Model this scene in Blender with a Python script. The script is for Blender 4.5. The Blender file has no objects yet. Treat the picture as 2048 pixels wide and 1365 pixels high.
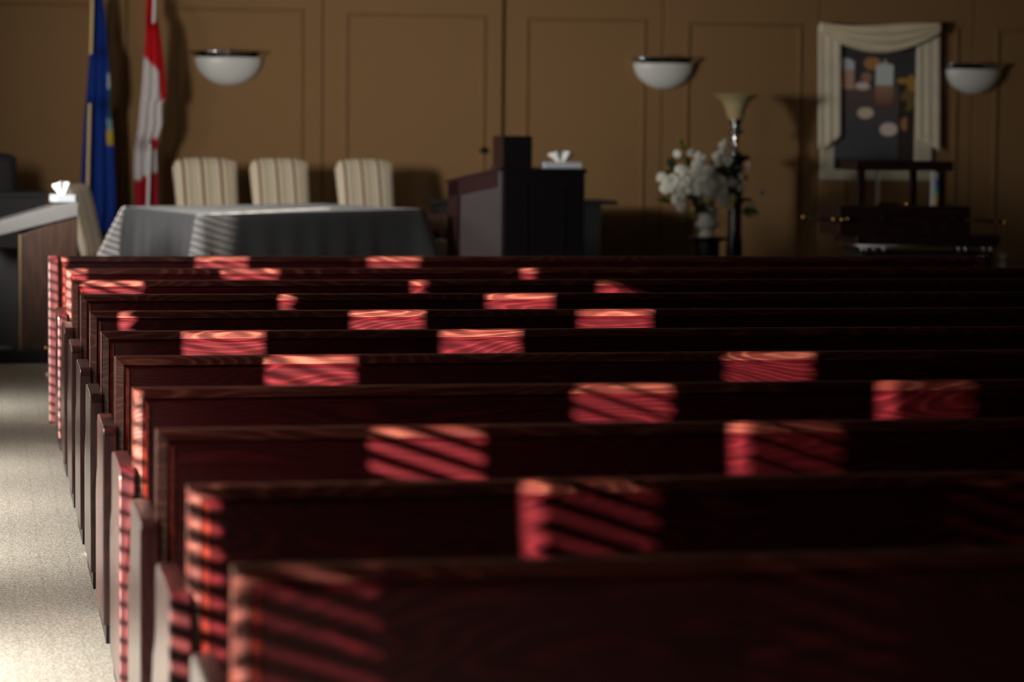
import bpy, bmesh, math, random
from mathutils import Vector, Matrix
random.seed(7)
SC = bpy.context.scene
COL = SC.collection
PI = math.pi

# ---------------------------------------------------------------- camera
F_PX = 5353.68
PITCH, YAW, ROLL, CAM_H = 0.080965, 0.195782, 0.00992, 1.475
_cy, _sy, _cp, _sp = math.cos(YAW), math.sin(YAW), math.cos(PITCH), math.sin(PITCH)
FWD = Vector((_sy*_cp, _cy*_cp, -_sp))
_r = Vector((_cy, -_sy, 0)); _u = _r.cross(FWD)
RIGHT = _r*math.cos(ROLL) + _u*math.sin(ROLL)
UP = -_r*math.sin(ROLL) + _u*math.cos(ROLL)
cd = bpy.data.cameras.new('camera')
cam = bpy.data.objects.new('camera', cd); COL.objects.link(cam)
cam.matrix_world = Matrix((
    (RIGHT.x, UP.x, -FWD.x, 0), (RIGHT.y, UP.y, -FWD.y, 0), (RIGHT.z, UP.z, -FWD.z, CAM_H), (0, 0, 0, 1)))
cd.sensor_width = 36; cd.sensor_fit = 'HORIZONTAL'
cd.lens = F_PX*36/2048
cd.clip_start = 0.05; cd.clip_end = 200
cd.dof.use_dof = True; cd.dof.focus_distance = 9.0; cd.dof.aperture_fstop = 2.9
SC.camera = cam

# ---------------------------------------------------------------- world, sun, exposure
SC.view_settings.view_transform = 'Standard'
SC.view_settings.look = 'None'
SC.view_settings.gamma = 1.0
SC.view_settings.exposure = 0.0
SC.view_settings.use_curve_mapping = False
w = bpy.data.worlds.new('world'); SC.world = w; w.use_nodes = True
bg = w.node_tree.nodes['Background']
# bright sky above, dark ground below the horizon
_N, _L = w.node_tree.nodes, w.node_tree.links
_tc = _N.new('ShaderNodeTexCoord'); _sp = _N.new('ShaderNodeSeparateXYZ'); _L.new(_tc.outputs['Generated'], _sp.inputs[0])
_rp = _N.new('ShaderNodeValToRGB'); _L.new(_sp.outputs['Z'], _rp.inputs['Fac']); _L.new(_rp.outputs['Color'], bg.inputs[0])
_rp.color_ramp.elements[0].position = 0.0; _rp.color_ramp.elements[0].color = (.05, .05, .04, 1)
_rp.color_ramp.elements[1].position = 0.03; _rp.color_ramp.elements[1].color = (.70, .74, .85, 1)
bg.inputs[1].default_value = 1.3
SUN_D = Vector((0.73, 1.0, -0.248)).normalized()
sl = bpy.data.lights.new('sun', 'SUN'); sl.energy = 33.0; sl.angle = math.radians(0.5); sl.color = (1.0, 0.86, 0.72)
sun = bpy.data.objects.new('sun', sl); COL.objects.link(sun)
sun.rotation_euler = SUN_D.to_track_quat('-Z', 'Y').to_euler(); sun.location = (-10, -10, 6)
# windows of the left wall: far jamb y, slat tilt (deg, inner edge down), opening width
WX = -0.85; WT = 0.12; SILL, HEAD = 0.38, 2.05
# far jamb y, slat tilt, opening width, head height, uncovered gap beside the blind at the far jamb
WINDOWS = [(1.22, -39, .55, 2.05, 0), (2.35, -35, .55, 2.05, .12), (3.47, -17, .55, 2.05, .0),
           (5.32, 3, .55, 2.05, 0), (6.45, 9, .55, 2.05, 0), (7.56, -42, .55, 2.05, .14),
           (9.45, 0, .55, 2.05, 0), (10.62, 3, .55, 2.05, 0), (11.72, 5, .45, 2.05, 0),
           (14.14, -9, .43, 2.05, 0), (15.2, -70, .55, 2.05, 0), (16.45, -9, .55, 1.72, 0), (17.6, -70, .55, 2.05, 0)]  # last window is added, blind shut, only to carry a fill lamp
NEAR_W, FRONT_W = 4.3, 17.0
def fill_lamp(x, y, z, h, wd, energy, down, spread, turn=0):
    al = bpy.data.lights.new('fill_lamp', 'AREA'); al.shape = 'RECTANGLE'
    al.size = h; al.size_y = wd; al.energy = energy; al.color = (1.0, .96, .90); al.spread = math.radians(spread)
    ao = bpy.data.objects.new('fill_lamp', al); COL.objects.link(ao)
    ao.location = (x, y, z); ao.rotation_euler = (0, -(PI/2-math.radians(down)), math.radians(turn))
for i, (yf, tl, wd, hd, gp) in enumerate(WINDOWS):
    if yf in (15.2, 17.6):      # added lamps inside the shut front blinds, aimed to brighten the front wall
        fill_lamp(WX+.14, yf-wd/2, 1.72, .62, wd*.9, FRONT_W*(2.6 if yf < 16 else .8), 0, 84 if yf < 16 else 150, 50 if yf < 16 else 15)
    elif 3 < yf < 15:    # added lamps standing in for skylight, aimed down to keep pew backs dark
        for z in (.75, 1.25, 1.75):
            fill_lamp(WX+.14, yf-wd/2, z, .2, wd*.9, NEAR_W*wd/.55*(.5 if yf < 4 or yf > 13 else .62 if yf > 9 else 1), 60, 85)

fill_lamp(WX+.14, 10.35, 1.75, .5, .5, 7.0, 0, 90, 50)  # extra lamp added to brighten the urn and flowers past the lectern
def at(px, py, Y):
    """point of the photograph's pixel at depth Y"""
    d = RIGHT*((px-1024)/F_PX) + UP*((682.5-py)/F_PX) + FWD
    t = Y/d.y
    return Vector((d.x*t, Y, d.z*t+CAM_H))

# ---------------------------------------------------------------- materials
def newmat(name):
    m = bpy.data.materials.new(name); m.use_nodes = True
    return m, m.node_tree.nodes, m.node_tree.links, m.node_tree.nodes['Principled BSDF']
def mat(name, col, rough=.6, metal=0, spec=.5, bump=None, var=0.0, vscale=8, coat=0, sheen=0, trans=0):
    m, N, L, b = newmat(name)
    b.inputs['Base Color'].default_value = (*col, 1)
    b.inputs['Roughness'].default_value = rough
    b.inputs['Metallic'].default_value = metal
    b.inputs['Specular IOR Level'].default_value = spec
    b.inputs['Coat Weight'].default_value = coat
    b.inputs['Sheen Weight'].default_value = sheen
    b.inputs['Transmission Weight'].default_value = trans
    tc = N.new('ShaderNodeTexCoord')
    if var:
        n = N.new('ShaderNodeTexNoise'); n.inputs['Scale'].default_value = vscale; n.inputs['Detail'].default_value = 5
        L.new(tc.outputs['Object'], n.inputs['Vector'])
        r = N.new('ShaderNodeValToRGB')
        r.color_ramp.elements[0].color = (*[c*(1-var) for c in col], 1)
        r.color_ramp.elements[1].color = (*[min(1, c*(1+var)) for c in col], 1)
        r.color_ramp.elements[0].position = .3; r.color_ramp.elements[1].position = .7
        L.new(n.outputs['Fac'], r.inputs['Fac']); L.new(r.outputs['Color'], b.inputs['Base Color'])
    if bump:
        n = N.new('ShaderNodeTexNoise'); n.inputs['Scale'].default_value = bump[0]; n.inputs['Detail'].default_value = 4
        L.new(tc.outputs['Object'], n.inputs['Vector'])
        bp = N.new('ShaderNodeBump'); bp.inputs['Strength'].default_value = bump[1]; bp.inputs['Distance'].default_value = .01
        L.new(n.outputs['Fac'], bp.inputs['Height']); L.new(bp.outputs['Normal'], b.inputs['Normal'])
    return m
def wood(name, dark, light, rough=.33, along='X', rings=11.0, coat=.0, spec=.5, crough=.52):
    """varnished oak: contour lines of a stretched noise make the cathedral grain"""
    m, N, L, b = newmat(name)
    tc = N.new('ShaderNodeTexCoord'); oi = N.new('ShaderNodeObjectInfo')
    add = N.new('ShaderNodeVectorMath'); add.operation = 'MULTIPLY_ADD'
    L.new(oi.outputs['Location'], add.inputs[0]); add.inputs[1].default_value = (1.7, 3.13, 2.3)
    L.new(tc.outputs['Object'], add.inputs[2])
    mp = N.new('ShaderNodeMapping'); L.new(add.outputs[0], mp.inputs['Vector'])
    mp.inputs['Scale'].default_value = (1.1, 6, 6) if along == 'X' else ((6, 1.1, 6) if along == 'Y' else (6, 6, 1.1))
    n = N.new('ShaderNodeTexNoise'); n.inputs['Scale'].default_value = 1.0; n.inputs['Detail'].default_value = 1.5; n.inputs['Roughness'].default_value = .4
    L.new(mp.outputs[0], n.inputs['Vector'])
    mu = N.new('ShaderNodeMath'); mu.operation = 'MULTIPLY'; mu.inputs[1].default_value = rings*2; L.new(n.outputs['Fac'], mu.inputs[0])
    pp = N.new('ShaderNodeMath'); pp.operation = 'PINGPONG'; pp.inputs[1].default_value = .5; L.new(mu.outputs[0], pp.inputs[0])
    mp2 = N.new('ShaderNodeMapping'); L.new(add.outputs[0], mp2.inputs['Vector'])
    mp2.inputs['Scale'].default_value = (12, 300, 300) if along == 'X' else ((300, 12, 300) if along == 'Y' else (300, 300, 12))
    n2 = N.new('ShaderNodeTexNoise'); n2.inputs['Scale'].default_value = 1; n2.inputs['Detail'].default_value = 3; L.new(mp2.outputs[0], n2.inputs['Vector'])
    mx = N.new('ShaderNodeMath'); mx.operation = 'MULTIPLY_ADD'; L.new(n2.outputs['Fac'], mx.inputs[0]); mx.inputs[1].default_value = .5; L.new(pp.outputs[0], mx.inputs[2])
    r = N.new('ShaderNodeValToRGB'); e = r.color_ramp.elements
    e[0].position = .50; e[0].color = (*dark, 1); e[1].position = .80; e[1].color = (*light, 1)
    L.new(mx.outputs[0], r.inputs['Fac']); L.new(r.outputs['Color'], b.inputs['Base Color'])
    bp = N.new('ShaderNodeBump'); bp.inputs['Strength'].default_value = .25; bp.inputs['Distance'].default_value = .004
    L.new(mx.outputs[0], bp.inputs['Height']); L.new(bp.outputs['Normal'], b.inputs['Normal'])
    b.inputs['Roughness'].default_value = rough; b.inputs['Coat Weight'].default_value = coat
    b.inputs['Coat Roughness'].default_value = crough; b.inputs['Specular IOR Level'].default_value = spec
    return m
def stripes(name):
    """cream upholstery with dark red and thin grey green stripes running up"""
    m, N, L, b = newmat(name)
    tc = N.new('ShaderNodeTexCoord'); sx = N.new('ShaderNodeSeparateXYZ'); L.new(tc.outputs['Object'], sx.inputs[0])
    a = N.new('ShaderNodeMath'); a.operation = 'MULTIPLY_ADD'; a.inputs[1].default_value = 1/.148; a.inputs[2].default_value = 10.28; L.new(sx.outputs['X'], a.inputs[0])
    fr = N.new('ShaderNodeMath'); fr.operation = 'FRACT'; L.new(a.outputs[0], fr.inputs[0])
    r = N.new('ShaderNodeValToRGB'); r.color_ramp.interpolation = 'CONSTANT'
    cream = (.80, .68, .50, 1); red = (.12, .008, .008, 1); grey = (.14, .14, .09, 1); cr2 = (.66, .56, .40, 1)
    e = r.color_ramp.elements; e[0].position = 0; e[0].color = red; e[1].position = .13; e[1].color = cream
    for p, c in ((.30, cr2), (.36, grey), (.395, cr2), (.55, cream), (.62, grey), (.645, cream), (.80, cr2), (.86, cream)):
        q = e.new(p); q.color = c
    L.new(fr.outputs[0], r.inputs['Fac']); L.new(r.outputs['Color'], b.inputs['Base Color'])
    b.inputs['Roughness'].default_value = .85; b.inputs['Sheen Weight'].default_value = .2
    return m
def vcol(name, rough=.8, spec=.3, sheen=0):
    m, N, L, b = newmat(name)
    a = N.new('ShaderNodeVertexColor'); a.layer_name = 'print'
    L.new(a.outputs['Color'], b.inputs['Base Color']); b.inputs['Roughness'].default_value = rough
    b.inputs['Specular IOR Level'].default_value = spec; b.inputs['Sheen Weight'].default_value = sheen
    return m
M = {}
M['pew'] = wood('pew_oak', (.048, .0005, .0028), (.125, .007, .012), .34, 'X', 16, .35, .5, .42)
M['rail'] = wood('pew_oak_rail', (.085, .010, .007), (.27, .075, .048), .36, 'X', 14, .5, .5, .42)
M['pewv'] = wood('pew_oak_upright', (.045, .002, .005), (.10, .014, .015), .34, 'Z', 9, 1.0, .6, .30)
M['cherry'] = wood('cherry_wood', (.018, .002, .002), (.045, .007, .006), .55, 'X', 6)
M['mould'] = wood('red_orange_moulding', (.11, .005, .003), (.20, .020, .007), .4, 'X', 8)
M['brown'] = wood('brown_wood', (.035, .013, .006), (.065, .025, .012), .5, 'Z', 7)
M['black'] = mat('black_lacquer', (.006, .005, .006), .3)
M['blackm'] = mat('black_matte', (.008, .008, .009), .7)
M['chrome'] = mat('chrome', (.7, .7, .72), .12, 1)
M['brass'] = mat('polished_brass', (.75, .45, .12), .25, 1)
M['steel'] = mat('brushed_steel', (.5, .52, .52), .35, 1)
M['opal'] = mat('opal_glass', (.80, .80, .77), .3, 0, .5)
M['amber'] = mat('cream_amber_glass', (.50, .40, .20), .35)
M['white'] = mat('white_ceramic', (.88, .88, .82), .35)
M['paper'] = mat('tissue_paper', (.85, .85, .83), .9)
M['card'] = mat('tissue_box_card', (.52, .55, .60), .6)
M['cloth'] = mat('charcoal_table_cloth', (.034, .036, .040), .75, 0, .3, (220, .3), 0, 8, 0, .3)
M['drape'] = mat('cream_drape', (.88, .78, .60), .9, 0, .2, (150, .2), .08, 5)
M['frame'] = mat('cream_picture_frame', (.72, .66, .50), .5)
M['grey'] = mat('pale_grey_laminate', (.16, .155, .15), .4)
M['stripe'] = stripes('striped_upholstery')
M['print'] = vcol('printed_canvas', .75)
M['flag'] = vcol('flag_nylon', .8, .2)
M['gold'] = mat('gold_pole', (.80, .58, .26), .4)
M['wpole'] = mat('white_pole', (.72, .72, .74), .4)
M['leaf'] = mat('dark_green_leaf', (.015, .045, .018), .5, 0, .5, None, .4, 20)
M['olive'] = mat('olive_leaf', (.10, .13, .012), .5)
M['lime'] = mat('yellow_green_leaf', (.22, .24, .02), .5)
M['petal'] = mat('white_petal', (.84, .83, .74), .7)
M['petaly'] = mat('pale_yellow_petal', (.58, .54, .26), .7)
M['orange'] = mat('orange_petal', (.75, .16, .02), .6)
M['plate'] = mat('outlet_plate', (.55, .52, .42), .5)
M['knob'] = mat('dark_bronze', (.02, .03, .022), .3, .8)
M['slat'] = mat('blind_slat', (.40, .38, .34), .5)
M['jamb'] = mat('white_window_paint', (.6, .58, .54), .5)
def carpet():
    m, N, L, b = newmat('beige_carpet')
    tc = N.new('ShaderNodeTexCoord')
    n = N.new('ShaderNodeTexNoise'); n.inputs['Scale'].default_value = 90; n.inputs['Detail'].default_value = 6; n.inputs['Roughness'].default_value = .75
    L.new(tc.outputs['Object'], n.inputs['Vector'])
    v = N.new('ShaderNodeTexVoronoi'); v.inputs['Scale'].default_value = 130
    mp = N.new('ShaderNodeMapping'); mp.inputs['Scale'].default_value = (1, .45, 1); mp.inputs['Rotation'].default_value = (0, 0, .5)
    L.new(tc.outputs['Object'], mp.inputs['Vector']); L.new(mp.outputs[0], v.inputs['Vector'])
    mx = N.new('ShaderNodeMath'); mx.operation = 'MULTIPLY_ADD'; L.new(v.outputs['Distance'], mx.inputs[0]); mx.inputs[1].default_value = .5; L.new(n.outputs['Fac'], mx.inputs[2])
    r = N.new('ShaderNodeValToRGB'); e = r.color_ramp.elements
    e[0].position = .45; e[0].color = (.26, .228, .180, 1); e[1].position = .85; e[1].color = (.60, .55, .47, 1)
    L.new(mx.outputs[0], r.inputs['Fac'])
    # faint seams between carpet rows
    w_ = N.new('ShaderNodeTexWave'); w_.bands_direction = 'X'; w_.inputs['Scale'].default_value = 3.4; w_.inputs['Distortion'].default_value = .6
    L.new(tc.outputs['Object'], w_.inputs['Vector'])
    r2 = N.new('ShaderNodeValToRGB'); r2.color_ramp.elements[0].position = 0; r2.color_ramp.elements[0].color = (.92, .92, .92, 1); r2.color_ramp.elements[1].position = .06; r2.color_ramp.elements[1].color = (1, 1, 1, 1)
    L.new(w_.outputs['Fac'], r2.inputs['Fac'])
    mm = N.new('ShaderNodeMix'); mm.data_type = 'RGBA'; mm.blend_type = 'MULTIPLY'; mm.inputs[0].default_value = 1
    L.new(r.outputs['Color'], mm.inputs[6]); L.new(r2.outputs['Color'], mm.inputs[7]); L.new(mm.outputs[2], b.inputs['Base Color'])
    bp = N.new('ShaderNodeBump'); bp.inputs['Strength'].default_value = .5; bp.inputs['Distance'].default_value = .008
    L.new(mx.outputs[0], bp.inputs['Height']); L.new(bp.outputs['Normal'], b.inputs['Normal'])
    b.inputs['Roughness'].default_value = .95; b.inputs['Specular IOR Level'].default_value = .1
    return m
M['carpet'] = carpet()
M['stagec'] = mat('dark_stage_carpet', (.035, .036, .036), .95, 0, .1, (300, .4), .3, 60)
M['wall'] = mat('brown_wall_covering', (.30, .170, .076), .85, 0, .2, (320, .25), .10, 260)
M['sidewall'] = mat('side_wall_paint', (.12, .09, .06), .9, 0, .1)
M['ceil'] = mat('ceiling_paint', (.30, .26, .21), .95, 0, .1)
M['ark_glass'] = mat('bevelled_glass', (.85, .9, .92), .05, 0, .5, None, 0, 8, 0, 0, .9)
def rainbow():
    m, N, L, b = newmat('painted_dispersion')  # light dispersion put into the colour as a ramp
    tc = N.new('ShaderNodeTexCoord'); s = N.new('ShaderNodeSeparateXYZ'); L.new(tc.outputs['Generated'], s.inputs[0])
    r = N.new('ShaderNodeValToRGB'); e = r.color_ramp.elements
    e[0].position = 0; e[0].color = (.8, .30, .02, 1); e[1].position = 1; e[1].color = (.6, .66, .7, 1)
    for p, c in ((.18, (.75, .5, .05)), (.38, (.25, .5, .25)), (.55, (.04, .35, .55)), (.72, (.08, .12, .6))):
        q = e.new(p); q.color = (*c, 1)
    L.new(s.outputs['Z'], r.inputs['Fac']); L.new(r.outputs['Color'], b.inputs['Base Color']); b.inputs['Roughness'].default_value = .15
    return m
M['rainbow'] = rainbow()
def pane():
    m = bpy.data.materials.new('window_glass'); m.use_nodes = True; N = m.node_tree.nodes; L = m.node_tree.links
    N.clear(); o = N.new('ShaderNodeOutputMaterial'); t = N.new('ShaderNodeBsdfTransparent'); g = N.new('ShaderNodeBsdfGlossy'); g.inputs['Roughness'].default_value = .02
    mx = N.new('ShaderNodeMixShader'); mx.inputs[0].default_value = .06
    L.new(t.outputs[0], mx.inputs[1]); L.new(g.outputs[0], mx.inputs[2]); L.new(mx.outputs[0], o.inputs[0]); return m
M['pane'] = pane()

# ---------------------------------------------------------------- mesh helpers
class MB:
    def __init__(s): s.v = []; s.f = []; s.smooth = []
    def add(s, vs, fs, sm=False):
        o = len(s.v); s.v += [tuple(v) for v in vs]
        s.f += [tuple(i+o for i in f) for f in fs]; s.smooth += [sm]*len(fs); return s
    def box(s, x0, x1, y0, y1, z0, z1, b=0):
        if b <= 0:
            v = [(x0,y0,z0),(x1,y0,z0),(x1,y1,z0),(x0,y1,z0),(x0,y0,z1),(x1,y0,z1),(x1,y1,z1),(x0,y1,z1)]
            return s.add(v, [(0,3,2,1),(4,5,6,7),(0,1,5,4),(1,2,6,5),(2,3,7,6),(3,0,4,7)])
        bm = bmesh.new(); bmesh.ops.create_cube(bm, size=1)
        for q in bm.verts: q.co = Vector(((x0+x1)/2+q.co.x*(x1-x0), (y0+y1)/2+q.co.y*(y1-y0), (z0+z1)/2+q.co.z*(z1-z0)))
        bmesh.ops.bevel(bm, geom=bm.edges[:], offset=b, segments=3, profile=.5, affect='EDGES')
        bm.verts.index_update(); s.add([q.co for q in bm.verts], [[q.index for q in f.verts] for f in bm.faces]); bm.free(); return s
    def prism(s, pts, axis, a, b, bev=0):
        """extrude a closed polygon of 2-D points along an axis from a to b"""
        def P(p, t):
            return {'x': (t, p[0], p[1]), 'y': (p[0], t, p[1]), 'z': (p[0], p[1], t)}[axis]
        n = len(pts)
        bm = bmesh.new()
        va = [bm.verts.new(P(p, a)) for p in pts]; vb = [bm.verts.new(P(p, b)) for p in pts]
        fa = bm.faces.new(va); fb = bm.faces.new(vb[::-1])
        for i in range(n): bm.faces.new((va[i], vb[i], vb[(i+1) % n], va[(i+1) % n]))
        bmesh.ops.recalc_face_normals(bm, faces=bm.faces[:])
        if bev: bmesh.ops.bevel(bm, geom=list(set(fa.edges[:]+fb.edges[:])), offset=bev, segments=2, profile=.5, affect='EDGES')
        bm.verts.index_update(); s.add([q.co for q in bm.verts], [[q.index for q in f.verts] for f in bm.faces]); bm.free(); return s
    def lathe(s, prof, c=(0,0,0), n=32, a0=0, a1=2*PI, sy=1.0):
        full = abs(a1-a0-2*PI) < 1e-6; k = n if full else n+1
        vs = []
        for r, z in prof:
            for i in range(k):
                t = a0+(a1-a0)*i/n; vs.append((c[0]+r*math.cos(t), c[1]+r*math.sin(t)*sy, c[2]+z))
        fs = []
        for j in range(len(prof)-1):
            for i in range(n):
                i2 = (i+1) % k; fs.append((j*k+i, j*k+i2, (j+1)*k+i2, (j+1)*k+i))
        return s.add(vs, fs, True)
    def tube(s, pts, r, n=10, caps=True):
        pts = [Vector(p) for p in pts]; rs = r if isinstance(r, (list, tuple)) else [r]*len(pts)
        vs = []; ref = Vector((0, 0, 1))
        for i, p in enumerate(pts):
            d = (pts[min(i+1, len(pts)-1)]-pts[max(i-1, 0)]).normalized()
            a = d.cross(ref if abs(d.z) < .95 else Vector((1, 0, 0))).normalized(); b = d.cross(a)
            for k in range(n):
                t = 2*PI*k/n; vs.append(p+a*(math.cos(t)*rs[i])+b*(math.sin(t)*rs[i]))
        fs = [(i*n+k, i*n+(k+1) % n, (i+1)*n+(k+1) % n, (i+1)*n+k) for i in range(len(pts)-1) for k in range(n)]
        if caps: fs += [tuple(range(n))[::-1], tuple((len(pts)-1)*n+k for k in range(n))]
        return s.add(vs, fs, True)
    def grid(s, fn, nu, nv, sm=True):
        vs = [fn(i/nu, j/nv) for j in range(nv+1) for i in range(nu+1)]
        fs = [(j*(nu+1)+i, j*(nu+1)+i+1, (j+1)*(nu+1)+i+1, (j+1)*(nu+1)+i) for j in range(nv) for i in range(nu)]
        return s.add(vs, fs, sm)
    def build(s, name, m, parent=None, loc=None, colors=None, solid=0, label=None, fix=True):
        me = bpy.data.meshes.new(name); me.from_pydata(s.v, [], s.f)
        me.polygons.foreach_set('use_smooth', s.smooth)
        me.materials.append(m)
        if colors:
            ca = me.color_attributes.new('print', 'FLOAT_COLOR', 'POINT')
            for i, v in enumerate(s.v): ca.data[i].color = (*colors(v), 1)
        if fix:
            bm = bmesh.new(); bm.from_mesh(me); bmesh.ops.recalc_face_normals(bm, faces=bm.faces[:]); bm.to_mesh(me); bm.free()
        me.update()
        o = bpy.data.objects.new(name, me); COL.objects.link(o)
        if parent: o.parent = parent
        if loc: o.location = loc
        if label: o['label'] = label
        if solid:
            md = o.modifiers.new('thickness', 'SOLIDIFY'); md.thickness = solid; md.offset = 0
        return o
def tag(o, label=None, cat=None, group=None, kind=None):
    if label: o['label'] = label
    if cat: o['category'] = cat
    if group: o['group'] = group
    if kind: o['kind'] = kind
    return o
def thing(name, label, cat, loc=(0,0,0), rz=0, group=None):
    o = bpy.data.objects.new(name, None); COL.objects.link(o); o.empty_display_size = .1
    o.location = loc; o.rotation_euler = (0, 0, rz); return tag(o, label, cat, group)
def copy_tree(o, parent=None):
    c = o.copy(); COL.objects.link(c); c.parent = parent
    for ch in list(o.children): copy_tree(ch, c)
    return c
def struct(mb, name, m, parent=None):
    o = mb.build(name, m, parent)
    if not parent: o['kind'] = 'structure'
    return o

# ---------------------------------------------------------------- room shell
FY = 21.45; XR = 9.3; YB = -4.2; CZ = 3.0; STY, STZ = 16.38, .08
struct(MB().box(WX-WT, XR+.1, YB, FY+.2, -.1, 0), 'floor', M['carpet'])
struct(MB().box(WX, XR, STY, FY, 0, STZ, .006), 'floor_stage', M['stagec'])
struct(MB().box(WX-WT, XR+.1, YB, FY+.2, CZ, CZ+.1), 'ceiling', M['ceil'])
struct(MB().box(XR, XR+.1, YB, FY+.2, 0, CZ), 'wall_right', M['sidewall'])
struct(MB().box(WX-WT, XR+.1, YB-.1, YB, 0, CZ), 'wall_back', M['sidewall'])
lw = MB(); prev = YB
for yf, tl, wd, HEAD, gp in WINDOWS:
    lw.box(WX-WT, WX, prev, yf-wd, 0, CZ); lw.box(WX-WT, WX, yf-wd, yf, 0, SILL); lw.box(WX-WT, WX, yf-wd, yf, HEAD, CZ); prev = yf
lw.box(WX-WT, WX, prev, FY+.2, 0, CZ)
struct(lw, 'wall_left', M['sidewall'])
for i, (yf, tl, wd, HEAD, gp) in enumerate(WINDOWS):
    y0 = yf-wd; ye = yf-.014-gp
    fr = MB()
    for a in (y0, yf-.012): fr.box(WX-WT, WX+.012, a, a+.012, SILL, HEAD)
    fr.box(WX-WT, WX+.03, y0, yf, SILL, SILL+.015); fr.box(WX-WT, WX+.012, y0, yf, HEAD-.012, HEAD)
    fo = struct(fr, 'window_%d' % (i+1), M['jamb'])  # the last window is added, only to carry a fill lamp
    MB().box(WX-WT+.012, WX-WT+.016, y0+.012, yf-.012, SILL+.015, HEAD-.012).build('pane', M['pane'], fo)
    bl = MB(); t = math.radians(tl); hw = .025; z = SILL+.04
    while z < HEAD-.05:
        cx = WX-.05; dx = hw*math.cos(t); dz = -hw*math.sin(t); th = .0012
        bl.add([(cx-dx, y0+.014, z-dz), (cx+dx, y0+.014, z+dz), (cx+dx, ye, z+dz), (cx-dx, ye, z-dz),
                (cx-dx, y0+.014, z-dz+th), (cx+dx, y0+.014, z+dz+th), (cx+dx, ye, z+dz+th), (cx-dx, ye, z-dz+th)],
               [(0,3,2,1),(4,5,6,7),(0,1,5,4),(1,2,6,5),(2,3,7,6),(3,0,4,7)])
        z += .046
    bl.box(WX-.075, WX-.025, y0+.014, ye, HEAD-.05, HEAD-.012)
    bl.build('blind', M['slat'], fo)  # the last blind is part of the added window
# front wall: tall covered panels with narrow joints, left run stands a little proud
SEAMS = [at(x, 0, FY).x for x in (253, 645, 1005, 1327, 1640, 1949)]
fw = MB(); fw.box(WX-WT, XR+.1, FY+.03, FY+.2, 0, CZ)
edges = [WX] + SEAMS + [XR]
for i in range(len(edges)-1):
    y = FY-.045 if i <= 2 else FY
    fw.box(edges[i]+.004, edges[i+1]-.004, y, FY+.04, STZ, CZ, .006)
struct(fw, 'wall_front', M['wall'])
def moulding(x0, x1, z1, y, n, z0=.35):
    m = MB(); w_ = .028
    prof = [(0, 0), (0, .012), (.006, .020), (.016, .014), (.022, .018), (w_, .006), (w_, 0)]
    loops = []
    for d, h in prof: loops.append([(x0+d, y-h, z0+d), (x1-d, y-h, z0+d), (x1-d, y-h, z1-d), (x0+d, y-h, z1-d)])
    vs = [p for l in loops for p in l]
    fs = [(j*4+i, j*4+(i+1) % 4, (j+1)*4+(i+1) % 4, (j+1)*4+i) for j in range(len(prof)-1) for i in range(4)]
    struct(m.add(vs, fs), 'trim_%d' % n, M['wall'])
for n, (a, b_, ty, yy) in enumerate(((350, 606, 16, FY-.045), (690, 970, 28, FY-.045), (1050, 1290, 37, FY), (1372, 1602, 46, FY), (1690, 1915, 54, FY), (1990, 2200, 60, FY), (-60, 215, 5, FY-.045))):
    moulding(at(a, 100, yy).x, at(b_, 100, yy).x, at((a+b_)/2, ty, yy).z, yy, n+1)
struct(MB().box(WX, XR, FY-.075, FY-.046, STZ, .2, .004), 'baseboard_front', M['brown'])
kb = at(964, 301, FY-.05)
k = MB().lathe([(0, 0), (.012, 0), (.012, .02), (.024, .03), (.026, .045), (.016, .06), (0, .062)], n=16)
ko = k.build('door_knob', M['knob']); ko.location = (kb.x, FY-.045, kb.z); ko.rotation_euler = (PI/2, 0, 0)
tag(ko, 'small dark round knob on the brown wall panelling above the third striped chair', 'knob')
p0, p1 = at(1998, 507, FY), at(2011, 541, FY)
o = MB().box(p0.x, p1.x, FY-.012, FY, p1.z, p0.z, .003).build('outlet_plate', M['plate'])
MB().box(p0.x+.017, p1.x-.017, FY-.015, FY-.011, p1.z+.03, p0.z-.03).build('socket', M['white'], o)
tag(o, 'small pale outlet plate low on the brown wall at far right', 'outlet')

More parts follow.
